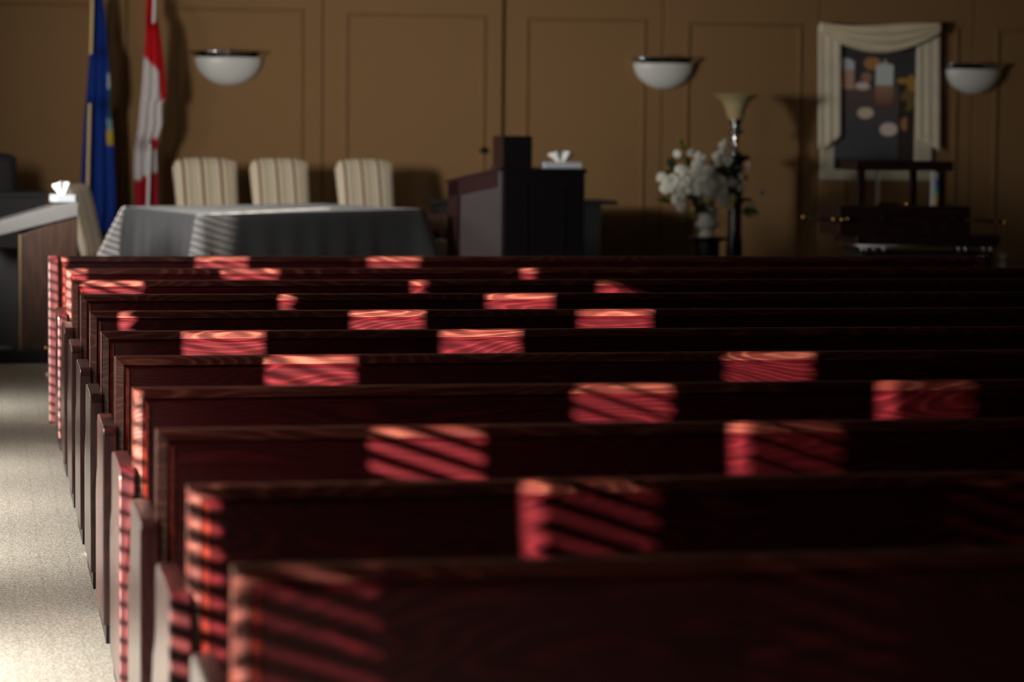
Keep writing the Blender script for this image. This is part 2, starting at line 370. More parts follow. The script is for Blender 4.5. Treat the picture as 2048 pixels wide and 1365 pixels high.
# ---------------------------------------------------------------- pews
PX0, PX1 = .362, 5.05; PTOP = .815; ARM = .62; TILT = .10
def back_panel(zb=.12, x0=PX0, x1=PX1, ztop=PTOP, tilt=TILT, thick=.034, y=0.0):
    """framed board seen from behind: rounded cap rail, v-groove, flat field"""
    prof = [(0, thick*.6), (.001, .012), (.003, .0065), (.006, .0042), (.024, 0), (.0270, .008)]
    inner = [(.0270, .008), (.031, .0045), (.036, -.0005), (.044, -.001)]
    def P(x, z, d): return (x, y+d+(ztop-z)*tilt, z)
    def loops(pr): return [[P(x0+i_, zb+i_, d), P(x1-i_, zb+i_, d), P(x1-i_, ztop-i_, d), P(x0+i_, ztop-i_, d)] for i_, d in pr]
    def skin(L_, cap=False):
        n = len(L_); fs = [(j*4+i, j*4+(i+1) % 4, (j+1)*4+(i+1) % 4, (j+1)*4+i) for j in range(n-1) for i in range(4)]
        if cap: fs.append(tuple((n-1)*4+i for i in range(4)))
        return MB().add([p for l in L_ for p in l], fs)
    back_ = [P(x0, zb, thick), P(x1, zb, thick), P(x1, ztop, thick), P(x0, ztop, thick)]
    in_ = [P(x0+.027, zb+.027, thick), P(x1-.027, zb+.027, thick), P(x1-.027, ztop-.027, thick), P(x0+.027, ztop-.027, thick)]
    fr_ = skin([in_, back_]+loops(prof)); m = skin([in_]+loops(inner), True)
    m.f.append((3, 2, 1, 0)); m.smooth.append(False)
    lo = [[P(x0+i_, zb+i_, d) , P(x1-i_, zb+i_, d), P(x1-i_, ztop-i_, d), P(x0+i_, ztop-i_, d)] for i_, d in ((.0275, .0045), (.0285, .0035), (.037, -.004), (.040, -.0045), (.0445, -.0012))]
    mos = []
    for i in (1, 3):
        k1, k2 = i, (i+1) % 4
        mo = MB(); mo.add([q for l in lo for q in (l[k1], l[k2])], [(2*j, 2*j+1, 2*j+3, 2*j+2) for j in range(4)]); mos.append(mo)
    return m, mos, fr_
def end_outline():
    pts = [(.0, .055), (.0, ARM-.03)]
    for k_ in range(1, 7):
        a = PI - k_*PI/12; pts.append((.03+.03*math.cos(a), ARM-.03+.03*math.sin(a)))
    pts += [(.10, ARM+.002), (.30, ARM+.003), (.36, ARM-.004), (.385, ARM-.02), (.39, ARM-.05), (.385, ARM-.10),
            (.40, ARM-.16), (.46, .42), (.50, .36), (.50, .055)]
    return pts
def make_pew():
    t = thing('pew', 'x', 'pew', (0, 0, 0), 0, 'dark red oak pews')
    bp_, mo_, fr_ = back_panel(); bo_ = bp_.build('backrest', M['pew'], t); fr_.build('cap_rail', M['rail'], bo_)
    for q_ in mo_: q_.build('moulding', M['mould'], bo_)
    for xa in (.328, PX1-.004):
        e = MB().prism(end_outline(), 'x', xa, xa+.040, .004)
        e.build('end_panel', M['pewv'], t)
        MB().box(xa+.008, xa+.036, .012, .48, 0, .056).build('foot', M['black'], t)
    s = MB(); s.prism([(.09, .40), (.50, .425), (.515, .435), (.515, .45), (.50, .457), (.085, .432)], 'x', PX0+.004, PX1-.004)
    s.build('seat', M['pew'], t)
    return t
SOLVED_Y1 = 3.92794; PITCH_Y = .9
PEW_Y = [SOLVED_Y1+PITCH_Y*k_ for k_ in range(10)]
pew_labels = [
    'nearest dark red oak pew, along the bottom edge of the picture',
    'second pew from the camera, mostly black, with a narrow red patch at mid length',
    'third pew from the camera, a banded red sun patch left of centre',
    'fourth pew from the camera, with a banded red patch right of centre',
    'fifth pew from the camera, two pink grained sun patches far apart',
    'sixth pew from the camera, with two deep red sun patches left of centre',
    'seventh pew from the camera, two salmon lit patches near the middle',
    'eighth pew from the camera, with one bright salmon patch at centre',
    'ninth pew from the camera, long red lit stretch at its left end',
    'tenth pew from the camera, directly behind the low front screen']
pew0 = make_pew()
for i, y in enumerate(PEW_Y):
    o = pew0 if i == 0 else copy_tree(pew0)
    o.location = (0, y, 0); o['label'] = pew_labels[i]
# low screen before the first row
SYY = 13.13
t = thing('front_screen', 'low dark red oak screen beyond the tenth pew, pink striped post at its left end', 'screen', (0, SYY, 0))
bp_, mo_, fr_ = back_panel(.06, .352, 5.10, .812, 0.0, .04, .03); bo_ = bp_.build('panel', M['pew'], t); fr_.build('cap_rail', M['rail'], bo_)
for q_ in mo_: q_.build('moulding', M['mould'], bo_)
for xa in (.314, 5.095):
    MB().prism([(-.0, 0), (-.0, .79), (.012, .815), (.10, .815), (.112, .79), (.112, 0)], 'x', xa, xa+.046, .004).build('post', M['pewv'], t)

# ---------------------------------------------------------------- striped chairs
def cushion_back(w0, w1, h, th, arch=.05):
    """padded upright back, w0 wide at the bottom, w1 at the top, arched top"""
    m = MB(); nu, nv = 16, 16
    def side(sg):
        def fn(u, v):
            w_ = w0+(w1-w0)*v; x = (u-.5)*w_
            top = h - arch*(2*abs(u-.5))**4
            z = v*top
            ed = (1-abs(2*u-1)**5)*(1-abs(2*v-1)**7)
            return (x, sg*th/2*max(0, ed)**.5, z)
        return fn
    m.grid(side(-1), nu, nv); m.grid(side(1), nu, nv); return m
def make_chair():
    t = thing('striped_chair', 'x', 'chair', (0, 0, 0))
    b_ = cushion_back(.47, .51, .66, .085, .035).build('backrest', M['stripe'], t); b_.location = (0, .22, .47); b_.rotation_euler = (-.24, 0, 0)
    MB().box(-.25, .25, -.26, .23, .38, .48, .03).build('seat', M['stripe'], t)
    for sx in (-1, 1):
        MB().tube([(sx*.21, -.22, .39), (sx*.22, -.235, 0)], [.022, .015], 8).build('leg', M['cherry'], t)
        MB().tube([(sx*.21, .2, .39), (sx*.21, .27, 0)], [.022, .016], 8).build('leg', M['cherry'], t)
    return t
ch0 = make_chair()
CHY = 20.25
specs = [(432, 'striped upholstered chair behind the cloth table, closest to the flags', .20),
         (579, 'striped upholstered chair behind the table, in the middle of the row of three', .20),
         (749, 'striped upholstered chair behind the table, closest to the black lectern', .20)]
for i, (px, lb, rz) in enumerate(specs):
    o = ch0 if i == 0 else copy_tree(ch0)
    p = at(px, 360, CHY+.3); sc = 1.0
    o.location = (p.x-.01, CHY, STZ); o.rotation_euler = (0, 0, rz)
    o['label'] = lb; o['group'] = 'striped chairs around the cloth table'
    if i: o.scale = (.93, .95, 1.0)
o = copy_tree(ch0); p = at(186, 400, 19.4)
o.location = (p.x+.18, 19.4, STZ); o.rotation_euler = (0, 0, 1.15); o.scale = (.85, .85, .84)
o['label'] = 'striped chair seen edge on at the left end of the cloth table'; o['group'] = 'striped chairs around the cloth table'

# ---------------------------------------------------------------- cloth covered table
TZ = .88
Nn, Rr, Bb, Ll = Vector((1.355, 17.06)), Vector((2.99, 18.30)), Vector((2.42, 19.45)), Vector((.965, 18.6))
cen = (Nn+Rr+Bb+Ll)/4
cor = [Nn, Rr, Bb, Ll]
t = thing('banquet_table', 'folding table hidden under the charcoal cloth, left of the black lectern', 'table', (cen.x, cen.y, STZ))
def loc2(p, z): return (p.x-cen.x, p.y-cen.y, z-STZ)
vs = [loc2(p, z) for z in (TZ-.035, TZ-.006) for p in [cen+(c-cen)*.985 for c in cor]]
MB().add(vs, [(0,3,2,1),(4,5,6,7),(0,1,5,4),(1,2,6,5),(2,3,7,6),(3,0,4,7)]).build('tabletop', M['brown'], t)
for c in cor:
    q = cen+(c-cen)*.85
    MB().tube([loc2(q, TZ-.03), loc2(q, STZ)], .016, 8).build('leg', M['steel'], t)
def cloth():
    m = MB(); pts = []
    # perimeter samples with corner flare weight
    per = []
    for i in range(4):
        a, b_ = cor[i], cor[(i+1) % 4]; n = 40
        for k_ in range(n):
            u = k_/n; p = a.lerp(b_, u); L_ = (b_-a).length
            dirv = (b_-a).normalized(); nrm = Vector((dirv.y, -dirv.x))
            dc = min(u, 1-u)*L_
            per.append((p, nrm, dirv, u, dc, i))
    N_ = len(per); rows = []
    import math as _m
    zs = [TZ+.002, TZ, TZ-.012, TZ-.05] + [TZ-.05-(TZ-.05-STZ-.01)*j/14 for j in range(1, 15)]
    for j, z in enumerate(zs):
        drop = (TZ-z)
        ring = []
        for (p, nrm, dirv, u, dc, i) in per:
            flare = _m.exp(-(dc/.16)**2)
            out = .004 + (0 if j < 2 else .006) + drop*(.05 + .20*flare) + drop*.014*_m.sin(dc*26+i*1.3)*(1-flare)
            # corner direction outwards
            cdir = (p-cen).normalized()
            q = p + nrm*out*(1-flare*.6) + cdir*out*flare*(1.7 if (i == 3 and u < .5) or (i == 2 and u > .5) else 1.1)
            # corner pleat
            if .03 < dc < .26: q = q - nrm*drop*.10*_m.exp(-((dc-.12)/.035)**2)
            ring.append((q.x-cen.x, q.y-cen.y, z-STZ))
        rows.append(ring)
    vs = [v for r_ in rows for v in r_]
    fs = [(j*N_+k_, j*N_+(k_+1) % N_, (j+1)*N_+(k_+1) % N_, (j+1)*N_+k_) for j in range(len(rows)-1) for k_ in range(N_)]
    m.add(vs, fs, True)
    m.add([v for v in rows[0]], [tuple(range(N_))], False)
    return m
o = cloth().build('tablecloth', M['cloth'], None, (cen.x, cen.y, STZ))
tag(o, 'charcoal cloth draped to the floor over the table, white blind stripes on its corners', 'tablecloth')

# ---------------------------------------------------------------- lectern group
def P(px, py, Y): return at(px, py, Y)
LY = 18.0
a, b_ = P(1007, 337, LY), P(1170, 337, LY)
t = thing('lectern', 'large black lectern with a tall narrow tower, tissue box on its top', 'lectern', ((a.x+b_.x)/2, LY, STZ))
ox, oz = (a.x+b_.x)/2, STZ
hw = (b_.x-a.x)/2; zt = a.z-STZ
MB().box(-hw, hw, 0, .5, 0, zt-.03, .006).build('cabinet', M['black'], t)
MB().box(-hw-.004, hw+.012, -.012, .51, zt-.03, zt, .006).build('top', M['black'], t)
for xx in (-.12, .14):
    MB().box(xx-.004, xx+.004, -.008, .002, .1, zt-.12).build('front_rib', M['black'], t)
c0, c1, c2 = P(986, 272, LY+.35), P(1006, 272, LY+.1), P(1065, 272, LY+.1)
MB().box(c1.x-ox, c2.x-ox, .1, .42, zt-.02, c1.z-oz, .005).build('tower', M['black'], t)
MB().prism([(c1.x-ox, .10), (c1.x-ox, .42), (P(986, 300, LY+.42).x-ox, .42)], 'z', zt-.02, c1.z-oz-.003).build('tower_side', M['cherry'], t)
# side wing with a framed purple grey panel and sloping top
qn = Vector((a.x-.002-ox, -.005)); far = P(903, 365, LY+.55); qf = Vector((far.x-ox, .55)); zf = far.z-oz
dv = (qf-qn); ln = dv.length; dv = dv/ln; nv = Vector((dv.y, -dv.x)); nv = -nv if nv.y > 0 else nv
def W(u, z, d): q = qn+dv*(u*ln)+nv*d; return (q.x, q.y, z)
def wing_box(m, u0, u1, z00, z01, z10, z11, d0, d1):
    vs = [W(u0, z00, d0), W(u1, z10, d0), W(u1, z11, d0), W(u0, z01, d0), W(u0, z00, d1), W(u1, z10, d1), W(u1, z11, d1), W(u0, z01, d1)]
    return m.add(vs, [(0,1,2,3),(7,6,5,4),(0,4,5,1),(1,5,6,2),(2,6,7,3),(3,7,4,0)])
zn = zt-.015
def zt_(u): return zn+(zf-zn)*u
wm = MB(); wing_box(wm, 0, 1, 0, zt_(0)-.01, 0, zt_(1)-.01, -.04, 0); 
M['mauve'] = mat('satin_mauve_panel', (.075, .058, .062), .45)
wm.build('side_panel', M['mauve'], t)
fm = MB()
wing_box(fm, -.0, .10, 0, zt_(0), 0, zt_(.10), 0, .012)
fm.build('corner_stile', M['mauve'], t)
fm = MB()
wing_box(fm, .82, 1.03, 0, zt_(.82), 0, zt_(1.03), 0, .02)
wing_box(fm, .08, 1.03, zt_(.08)-.10, zt_(.08), zt_(1.03)-.10, zt_(1.03), 0, .02)
wing_box(fm, .10, .84, .30, .40, .28, .38, 0, .014)
fm.build('side_frame', M['cherry'], t)
tm = MB(); wing_box(tm, -.01, 1.05, zt_(-.01), zt_(-.01)+.02, zt_(1.05), zt_(1.05)+.02, -.3, .03); tm.build('sloping_lid', M['cherry'], t)

def tissue_box(name, p, w_, h_, lab, th, tw, rz=0):
    t = thing(name, lab, 'tissue box', p, rz)
    MB().box(-w_/2, w_/2, -.06, .06, 0, h_, .003).build('box', M['card'], t)
    m = MB(); rnd = random.Random(3)
    def fn(u, v):
        a_ = (u-.5)*2; rr = tw*(.18+.82*v**.8)
        z = h_-.004 + th*v*(1-.35*abs(a_)**1.5 + .06*math.sin(u*19))
        return (a_*rr/2*(1), .025*math.sin(u*13+1)*v, z)
    m.grid(fn, 20, 8); m.grid(lambda u, v: (lambda q: (q[0]*.7+.015, q[1]+.02, h_-.004+(q[2]-h_+.004)*.82))(fn(1-u, v)), 20, 8)
    m.grid(lambda u, v: ((u-.5)*tw*(.35+.5*v), .012+.006*math.sin(u*9), h_-.004+th*.97*v*(1-.9*abs(u-.5)**1.6)), 16, 8)
    m.build('tissue', M['paper'], t, solid=.0015)
p = P(1124, 337, LY+.12)
tissue_box('tissue_box', (p.x, LY+.14, STZ+zt+.002), .262, .042, 'flat tissue box with white tissue fanned out, on top of the black lectern', .085, .19)

# dark credenza behind the lectern
CY = 20.3
x0, x1 = P(867, 403, CY).x, P(1236, 400, CY).x; z1 = .885
t = thing('credenza', 'long dark credenza behind the lectern, its ends showing either side', 'cabinet', ((x0+x1)/2, CY+.25, STZ))
hw = (x1-x0)/2
MB().box(-hw, hw, -.25, .25, z1-STZ-.03, z1-STZ, .006).build('top', M['blackm'], t)
MB().box(-hw+.06, hw-.12, -.2, .22, .12, z1-STZ-.03, .004).build('body', M['blackm'], t)
for sx in (-1, 1):
    for sy in (-.17, .18): MB().box(sx*(hw-.14)-.025, sx*(hw-.14)+.025, sy-.02, sy+.02, 0, .13).build('leg', M['blackm'], t)
# striped stool + orange flower + wooden chair behind it
SY = 18.9
x0, x1, zt2 = P(845, 480, SY).x, P(899, 480, SY).x, P(870, 480, SY).z
t = thing('striped_stool', 'low stool with striped cushion between the cloth table and the lectern', 'stool', ((x0+x1)/2, SY+.15, STZ))
hw = (x1-x0)/2
MB().box(-hw, hw, -.15, .15, zt2-STZ-.13, zt2-STZ, .02).build('cushion', M['stripe'], t)
for sx in (-1, 1):
    for sy in (-1, 1): MB().tube([(sx*(hw-.03), sy*.12, zt2-STZ-.12), (sx*(hw-.02), sy*.13, 0)], .014, 8).build('leg', M['cherry'], t)
p = P(872, 479, SY+.15)
t = thing('orange_flower', 'small orange flower sprig standing on the striped stool', 'flower', (p.x, SY+.15, zt2))
MB().lathe([(0, 0), (.03, 0), (.034, .02), (.026, .045), (.03, .05)], n=16).build('pot', M['blackm'], t)
MB().tube([(0, 0, .04), (.01, 0, .08), (.04, 0, .13), (.05, 0, .16)], [.004, .003, .003, .002], 6).build('stem', M['cherry'], t)
m = MB()
for k_ in range(7):
    a_ = k_*2*PI/7
    m.grid(lambda u, v: (.0+math.cos(a_)*.035*v+math.sin(a_)*(u-.5)*.03*math.sin(PI*(v*.9+.1)), math.sin(a_)*.035*v+math.cos(a_)*(u-.5)*.03, .05+.035*v), 4, 4)
m.build('blossom', M['orange'], t, solid=.002)
x0, x1 = P(845, 430, 19.6).x, P(893, 430, 19.6).x
t = thing('wooden_chair', 'brown wooden chair back seen above the striped stool', 'chair', ((x0+x1)/2, 19.6, STZ))
hw = (x1-x0)/2
for sx in (-1, 1): MB().box(sx*hw-.012, sx*hw+.012, 0, .03, 0, .72, .003).build('post', M['brown'], t)
MB().box(-hw, hw, .005, .025, .60, .72, .003).build('back_rail', M['brown'], t)
MB().box(-hw, hw, .005, .025, .49, .56, .003).build('back_rail', M['brown'], t)
MB().box(-hw-.01, hw+.01, -.36, .02, .40, .43, .006).build('seat', M['brown'], t)
for sx in (-1, 1): MB().box(sx*hw-.012, sx*hw+.012, -.35, -.32, 0, .41, .003).build('leg', M['brown'], t)

# ---------------------------------------------------------------- desk and lectern at far left
DY = 16.42
def D(px, py, Y=DY): return at(px, py, Y)
xr, xl = D(155, 500).x, D(40, 500).x
t = thing('reading_stand', 'brown wooden stand with sloping pale grey top at the left edge', 'stand', (xl, DY, STZ))
za, zb = D(40, 470).z-STZ, D(155, 430).z-STZ
MB().prism([(0, 0), (xr-xl, 0), (xr-xl, zb), (0, za)], 'y', 0, .46, .004).build('cabinet', M['brown'], t)
MB().prism([(-.006, .0), (.006, .0), (.006, za+.004), (-.006, za)], 'y', -.006, .2).build('edge_strip', mat('pale_oak_strip', (.20, .12, .06), .5), t)
xe = D(-30, 470).x-xl
s_ = [(xe, D(-30, 478).z-STZ), (xr-xl+.005, D(155, 432).z-STZ), (xr-xl+.005, D(155, 405).z-STZ), (D(110, 408).x-xl, D(110, 412).z-STZ), (xe, D(-30, 452).z-STZ)]
MB().prism(s_, 'y', -.02, .5, .005).build('sloping_top', M['grey'], t)
MB().box(xe, -.01, .30, .46, 0, .60).build('rear_panel', M['blackm'], t)
p = D(127, 406)
tissue_box('tissue_box', (p.x, DY+.2, D(127, 408).z+.006), .125, .045, 'white tissue box with one upright tissue, on the sloping grey stand at left', .085, .12, .3)
p = D(15, 706); 
o = MB().tube([(p.x-.07, 16.40, STZ+.012), (p.x+.04, 16.42, STZ+.012)], [.016, .010], 8).build('foot_bar', M['grey'])
tag(o, 'short pale bar lying at the foot of the stand at left', 'bar')
p = D(91, 708)
o = MB().lathe([(0, 0), (.014, 0), (.016, .01), (.010, .022), (0, .026)], n=14).build('brass_floor_stud', M['brass'], None, (p.x+.005, 16.41, STZ))
tag(o, 'tiny brass stud on the stage edge beside the front screen', 'stud')
# dark desk and black office chair behind
DKY = 19.25
zt3 = at(50, 386, DKY).z
t = thing('dark_desk', 'dark desk behind the grey topped stand at the left edge', 'desk', (-.1, DKY, STZ))
xr2 = at(97, 390, DKY).x+.1
MB().box(-.55, xr2, 0, .6, zt3-STZ-.03, zt3-STZ, .005).build('desktop', M['blackm'], t)
MB().box(-.53, xr2-.02, .02, .05, .05, zt3-STZ-.03).build('front_panel', M['blackm'], t)
for xx in (-.54, xr2-.05): MB().box(xx, xx+.03, .05, .57, 0, zt3-STZ-.03).build('side_panel', M['blackm'], t)
cp = at(5, 340, 20.2)
t = thing('office_chair', 'black high back chair behind the dark desk at the left edge', 'chair', (cp.x-.08, 20.2, STZ))
b2 = cushion_back(.40, .36, at(5, 306, 20.2).z-STZ-.5, .07, .03).build('backrest', M['blackm'], t); b2.location = (0, 0, .5)
MB().box(-.24, .24, -.06, .42, .42, .50, .025).build('seat', M['blackm'], t)
MB().tube([(0, .18, .42), (0, .18, .08)], .025, 10).build('column', M['steel'], t)
for k_ in range(5):
    a_ = k_*2*PI/5; MB().tube([(0, .18, .09), (.26*math.cos(a_), .18+.26*math.sin(a_), .03)], [.02, .014], 8).build('base_arm', M['blackm'], t)

# ---------------------------------------------------------------- flags
GY = 20.8
def flag(name, label, rows, pole, colfn, polemat, hidden):
    """rows: (py, left px, right px); pole: list of (px, py); hidden: py range where cloth hangs in front of the pole"""
    b0 = at(pole[-1][0], 512, GY)
    base = Vector((at(pole[-1][0], pole[-1][1], GY).x, GY, STZ))
    t = thing(name, label, 'flag', base)
    pp = [at(x, y, GY)-base for x, y in pole]; top = pp[0]+(pp[0]-pp[1])*.1
    MB().tube([Vector((pp[-1].x, 0, .02)), pp[-1], pp[0], pp[0]+Vector((.002, 0, .22))], .0125, 12).build('pole', polemat, t)
    tp = pp[0]+Vector((.002, 0, .22))
    MB().lathe([(0, 0), (.02, .01), (.026, .03), (.014, .06), (.005, .10), (0, .13)], (tp.x, 0, tp.z), 16).build('finial', M['brass'], t)
    MB().lathe([(0, 0), (.15, 0), (.15, .02), (.06, .045), (.03, .09), (.0, .1)], (pp[-1].x, 0, 0), 28).build('base', M['brass'], t)
    # cloth
    nv = 70; nu = 48
    def rowat(py):
        for (a_, b_) in zip(rows[:-1], rows[1:]):
            if a_[0] <= py <= b_[0]:
                f = (py-a_[0])/(b_[0]-a_[0]); return a_[1]+(b_[1]-a_[1])*f, a_[2]+(b_[2]-a_[2])*f
        return rows[-1][1:]
    y0_, y1_ = rows[0][0], rows[-1][0]
    info = {}
    def fn(u, v):
        py = y0_+(y1_-y0_)*v; l, r_ = rowat(py); px = l+(r_-l)*(u+.03*math.sin(u*PI*6+v*3)*0)
        p = at(px, py, GY)-base
        amp = .006+.020*v
        y = amp*math.sin(u*PI*5.0+v*2.2)+amp*.5*math.sin(u*PI*11+1.5*v)
        h0, h1 = hidden
        s = 1/(1+math.exp((py-h1)/6)) * 1/(1+math.exp((h0-py)/6))
        y += .05*(1-s)+.035 - s*.11
        info[(round(p.x, 5), round(p.z, 5))] = (px, py)
        return (p.x, y, p.z)
    m = MB(); m.grid(fn, nu, nv)
    def col(v):
        px, py = info[(round(v[0], 5), round(v[2], 5))]; return colfn(px, py)
    m.build('cloth', M['flag'], t, colors=col, solid=.004)
BLUE = (.008, .035, .24); RED = (.50, .006, .012); WHT = (.58, .53, .53)
def blue_col(px, py):
    if 215 < px < 235 and 235 < py < 290:
        if py > 258: return (.50, .33, .03)
        return (.20, .30, .34)
    if px > 214 and 150 < py < 175: return (.45, .55, .6)
    if px > 217 and 175 < py < 235: return (.03, .10, .09)
    return BLUE
flag('blue_flag', 'furled deep blue flag on a pole, left of the red and white flag',
     [(-60, 190, 200), (0, 188, 207), (60, 182, 213), (120, 178, 216), (200, 172, 220), (260, 168, 226), (330, 164, 229), (400, 163, 232), (440, 162, 231), (468, 163, 226)],
     [(184.5, 0), (180, 110), (179, 210), (175.5, 372)], blue_col, M['gold'], (105, 208))
def can_col(px, py):
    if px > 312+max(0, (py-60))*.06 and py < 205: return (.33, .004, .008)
    bl = 113 + (px-286)*.95
    if py < bl: return RED
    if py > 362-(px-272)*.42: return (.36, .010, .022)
    if 288 < px and 283 < py < 300 and py > 300-(px-288)*.75: return RED
    if px > 300 and py < 296 and py > 280 : return RED
    return WHT
flag('red_white_flag', 'furled red and white flag hanging on a white pole beside the blue flag',
     [(-60, 296, 305), (0, 295, 309), (60, 291, 318), (115, 287, 325), (165, 284, 330), (198, 281, 331), (206, 280, 321), (250, 276, 322), (276, 273, 314), (300, 270, 314), (340, 269, 315), (405, 271, 316), (470, 272, 314)],
     [(309, 0), (306.5, 45), (299, 290), (296, 405)], can_col, M['wpole'], (45, 288))

# ---------------------------------------------------------------- wall sconces
def make_sconce():
    t = thing('wall_sconce', 'x', 'wall light', (0, 0, 0), 0, 'half bowl wall sconces')
    R_ = .268
    prof = [(R_*math.sin(a), -R_*.84*math.cos(a)) for a in [i*PI/2/14 for i in range(15)]]
    MB().lathe([(max(r, .0005), z) for r, z in prof], (0, 0, 0), 36, PI, 2*PI, .55).build('glass_bowl', M['opal'], t, solid=.006)
    rp = [(R_+.002, -.006), (R_+.014, .0), (R_+.022, .012), (R_+.030, .024), (R_+.056, .038), (R_+.056, .044), (R_-.03, .050), (R_-.03, .03), (R_-.0, .012), (R_-.0, -.004), (R_+.002, -.006)]
    MB().lathe(rp, (0, 0, 0), 36, PI, 2*PI, .55).build('chrome_rim', M['chrome'], t)
    MB().box(-R_*.55, R_*.55, -.012, 0, -.08, .045, .004).build('wall_plate', M['chrome'], t)
    for sx in (-.06, -.01): MB().lathe([(0, 0), (.012, 0), (.014, .012), (.006, .02), (0, .022)], (sx-.02, -.145, .040), 12).build('rim_stud', M['chrome'], t)
    return t
sc0 = make_sconce()
for i, (px, py, lb) in enumerate(((458, 114, 'opal glass wall sconce above the striped chairs beside the flags'),
                                  (1329, 126, 'opal glass wall sconce above the white flower arrangement'),
                                  (1948, 138, 'opal glass wall sconce to the right of the framed candle picture, dimmest of the sconces'))):
    o = sc0 if i == 0 else copy_tree(sc0)
    yy = FY-.045 if i == 0 else FY
    p = at(px, py, yy-.02); o.location = (p.x, yy, p.z); o['label'] = lb
    s_ = (1.0, .955, .93)[i]; o.scale = (s_, 1, s_)

# ---------------------------------------------------------------- torchiere lamp
TY = 20.75
c = at(1470, 400, TY)
t = thing('torchiere_lamp', 'tall torchiere lamp with cream bell glass on a black and chrome column, behind the flowers', 'lamp', (c.x, TY, STZ))
def zz(py): return at(1470, py, TY).z-STZ
S = TY/F_PX
def shift(py): return at(1471, py, TY).x-c.x
prof = [(14, 240), (17, 232), (20, 222), (25, 210), (32, 200), (46, 191), (49, 189.5), (45, 190.5), (31, 201), (23.5, 211), (18, 223), (15, 233), (12, 239)]
MB().lathe([(r*S, zz(py)) for r, py in prof], (shift(210), 0, 0), 36).build('glass_shade', M['amber'], t)
neck = [(0, 236), (15, 237), (15.5, 242), (11, 250), (12, 256), (17, 262), (18, 266), (7, 269), (6, 272), (8.5, 277), (6, 283), (5, 292), (8, 298), (10, 302), (16, 306), (16, 309), (0, 310)]
MB().lathe([(r*S, zz(py)) for r, py in neck], (shift(270), 0, 0), 28).build('neck', M['chrome'], t)
bod = [(0, 309), (30, 311), (30, 316), (16, 324), (14, 330), (14, 470), (16.5, 480), (17, 500), (17, 560)]
MB().lathe([(r*S, zz(py)) for r, py in bod]+[(17*S, .06), (.16, .04), (.17, 0), (0, 0)], (0, 0, 0), 28).build('column', M['black'], t)
MB().box(-.012, .012, -.058, -.05, .02+.1, zz(432), .002).build('column_trim', M['chrome'], t)
MB().lathe([(0, 0), (.016, 0), (.016, .01), (0, .012)], (0, -.065, zz(461)), 12).build('column_stud', M['chrome'], t)

# ---------------------------------------------------------------- pedestal, urn vase, flowers
VY = 20.15
c = at(1414, 474, VY)
t = thing('pedestal_table', 'small round black pedestal table under the white urn', 'table', (c.x, VY, STZ))
h = c.z-STZ; S = VY/F_PX
MB().lathe([(0, h), (41*S, h), (43*S, h-.008), (41*S, h-.02), (28*S, h-.035), (0, h-.035)], n=36).build('tabletop', M['black'], t)
MB().lathe([(26*S, h-.03), (26*S, h-.2), (20*S, h-.3), (22*S, .1), (34*S, .03), (35*S, 0), (0, 0)], n=36).build('base', M['black'], t)
def zv(py): return at(1414, py, VY).z-c.z
t = thing('urn_vase', 'white ceramic urn with a bulging waist on the round black pedestal', 'vase', (c.x, VY, c.z))
prof = [(0, 474), (17, 474), (17, 470), (14, 464), (13, 460), (17, 457), (24, 452), (25, 449), (23, 445), (19, 442), (17, 436), (18, 428), (21, 420), (22, 416), (20, 416), (15, 424), (0, 426)]
MB().lathe([(r*S, zv(py)) for r, py in prof], (-.002, 0, 0), 36).build('vase_body', M['white'], t)
t2 = thing('flower_arrangement', 'bushy white flower arrangement with dark leaves in the white urn', 'flowers', (c.x, VY, c.z))
def bloom(r, layers=4, seed=0):
    """ruffled double flower facing the viewer, petals in rings"""
    m = MB(); rnd = random.Random(seed)
    for L_ in range(layers):
        n = 5+L_*2; rr = r*(.38+.62*L_/max(1, layers-1)); tiltz = .85-.75*L_/max(1, layers-1)
        for k_ in range(n):
            a_ = 2*PI*(k_+.5*(L_ % 2))/n+rnd.uniform(-.1, .1); pr = rr*rnd.uniform(.85, 1.1)
            ca, sa = math.cos(a_), math.sin(a_)
            def fn(u, v):
                w_ = (u-.5)*pr*.95*math.sin(PI*min(1, v*.8+.12)); d = pr*v
                x = ca*d-sa*w_; z = sa*d+ca*w_
                y = -r*.5*tiltz*(v**.7)-.25*r*(1-L_/layers)+.18*r*(2*u-1)**2*v+.1*r*math.sin(u*9+L_)
                return (x, y, z)
            m.grid(fn, 4, 4)
    return m
bl_m = [bloom(1.0, 4, s_) for s_ in range(3)]
BL = [(1354,308,8),(1382,306,8),(1399,314,11),(1402,337,21),(1388,345,13),(1363,343,13),(1323,355,10),(1338,369,17),(1330,378,10),(1357,369,15),(1373,363,12),
      (1411,369,24),(1427,357,16),(1438,381,17),(1359,392,14),(1352,402,9),(1363,414,10),(1399,377,17),(1446,404,12),(1464,365,11),
      (1481,376,9),(1484,353,8),(1498,332,7),(1450,290,12),(1442,307,9),(1433,313,9),(1456,321,11),(1437,326,10),(1447,363,9),(1523,385,7),(1505,411,7),(1424,340,10),(1378,381,8),(1346,356,9)]
BL2 = []
_rb = random.Random(5)
for (px, py, r) in BL:
    if r < 11: BL2.append((px, py, r)); continue
    nn = 5 if r > 15 else 4
    for q_ in range(nn):
        a_ = 2*PI*q_/nn+_rb.uniform(-.4, .4); BL2.append((px+.58*r*math.cos(a_), py+.58*r*math.sin(a_), r*_rb.uniform(.42, .56)))
    BL2.append((px, py, r*.5))
bmeshes = []
for q in bl_m:
    o = q.build('blossom', M['petal'], t2, solid=0); bmeshes.append(o)
k_ = 0
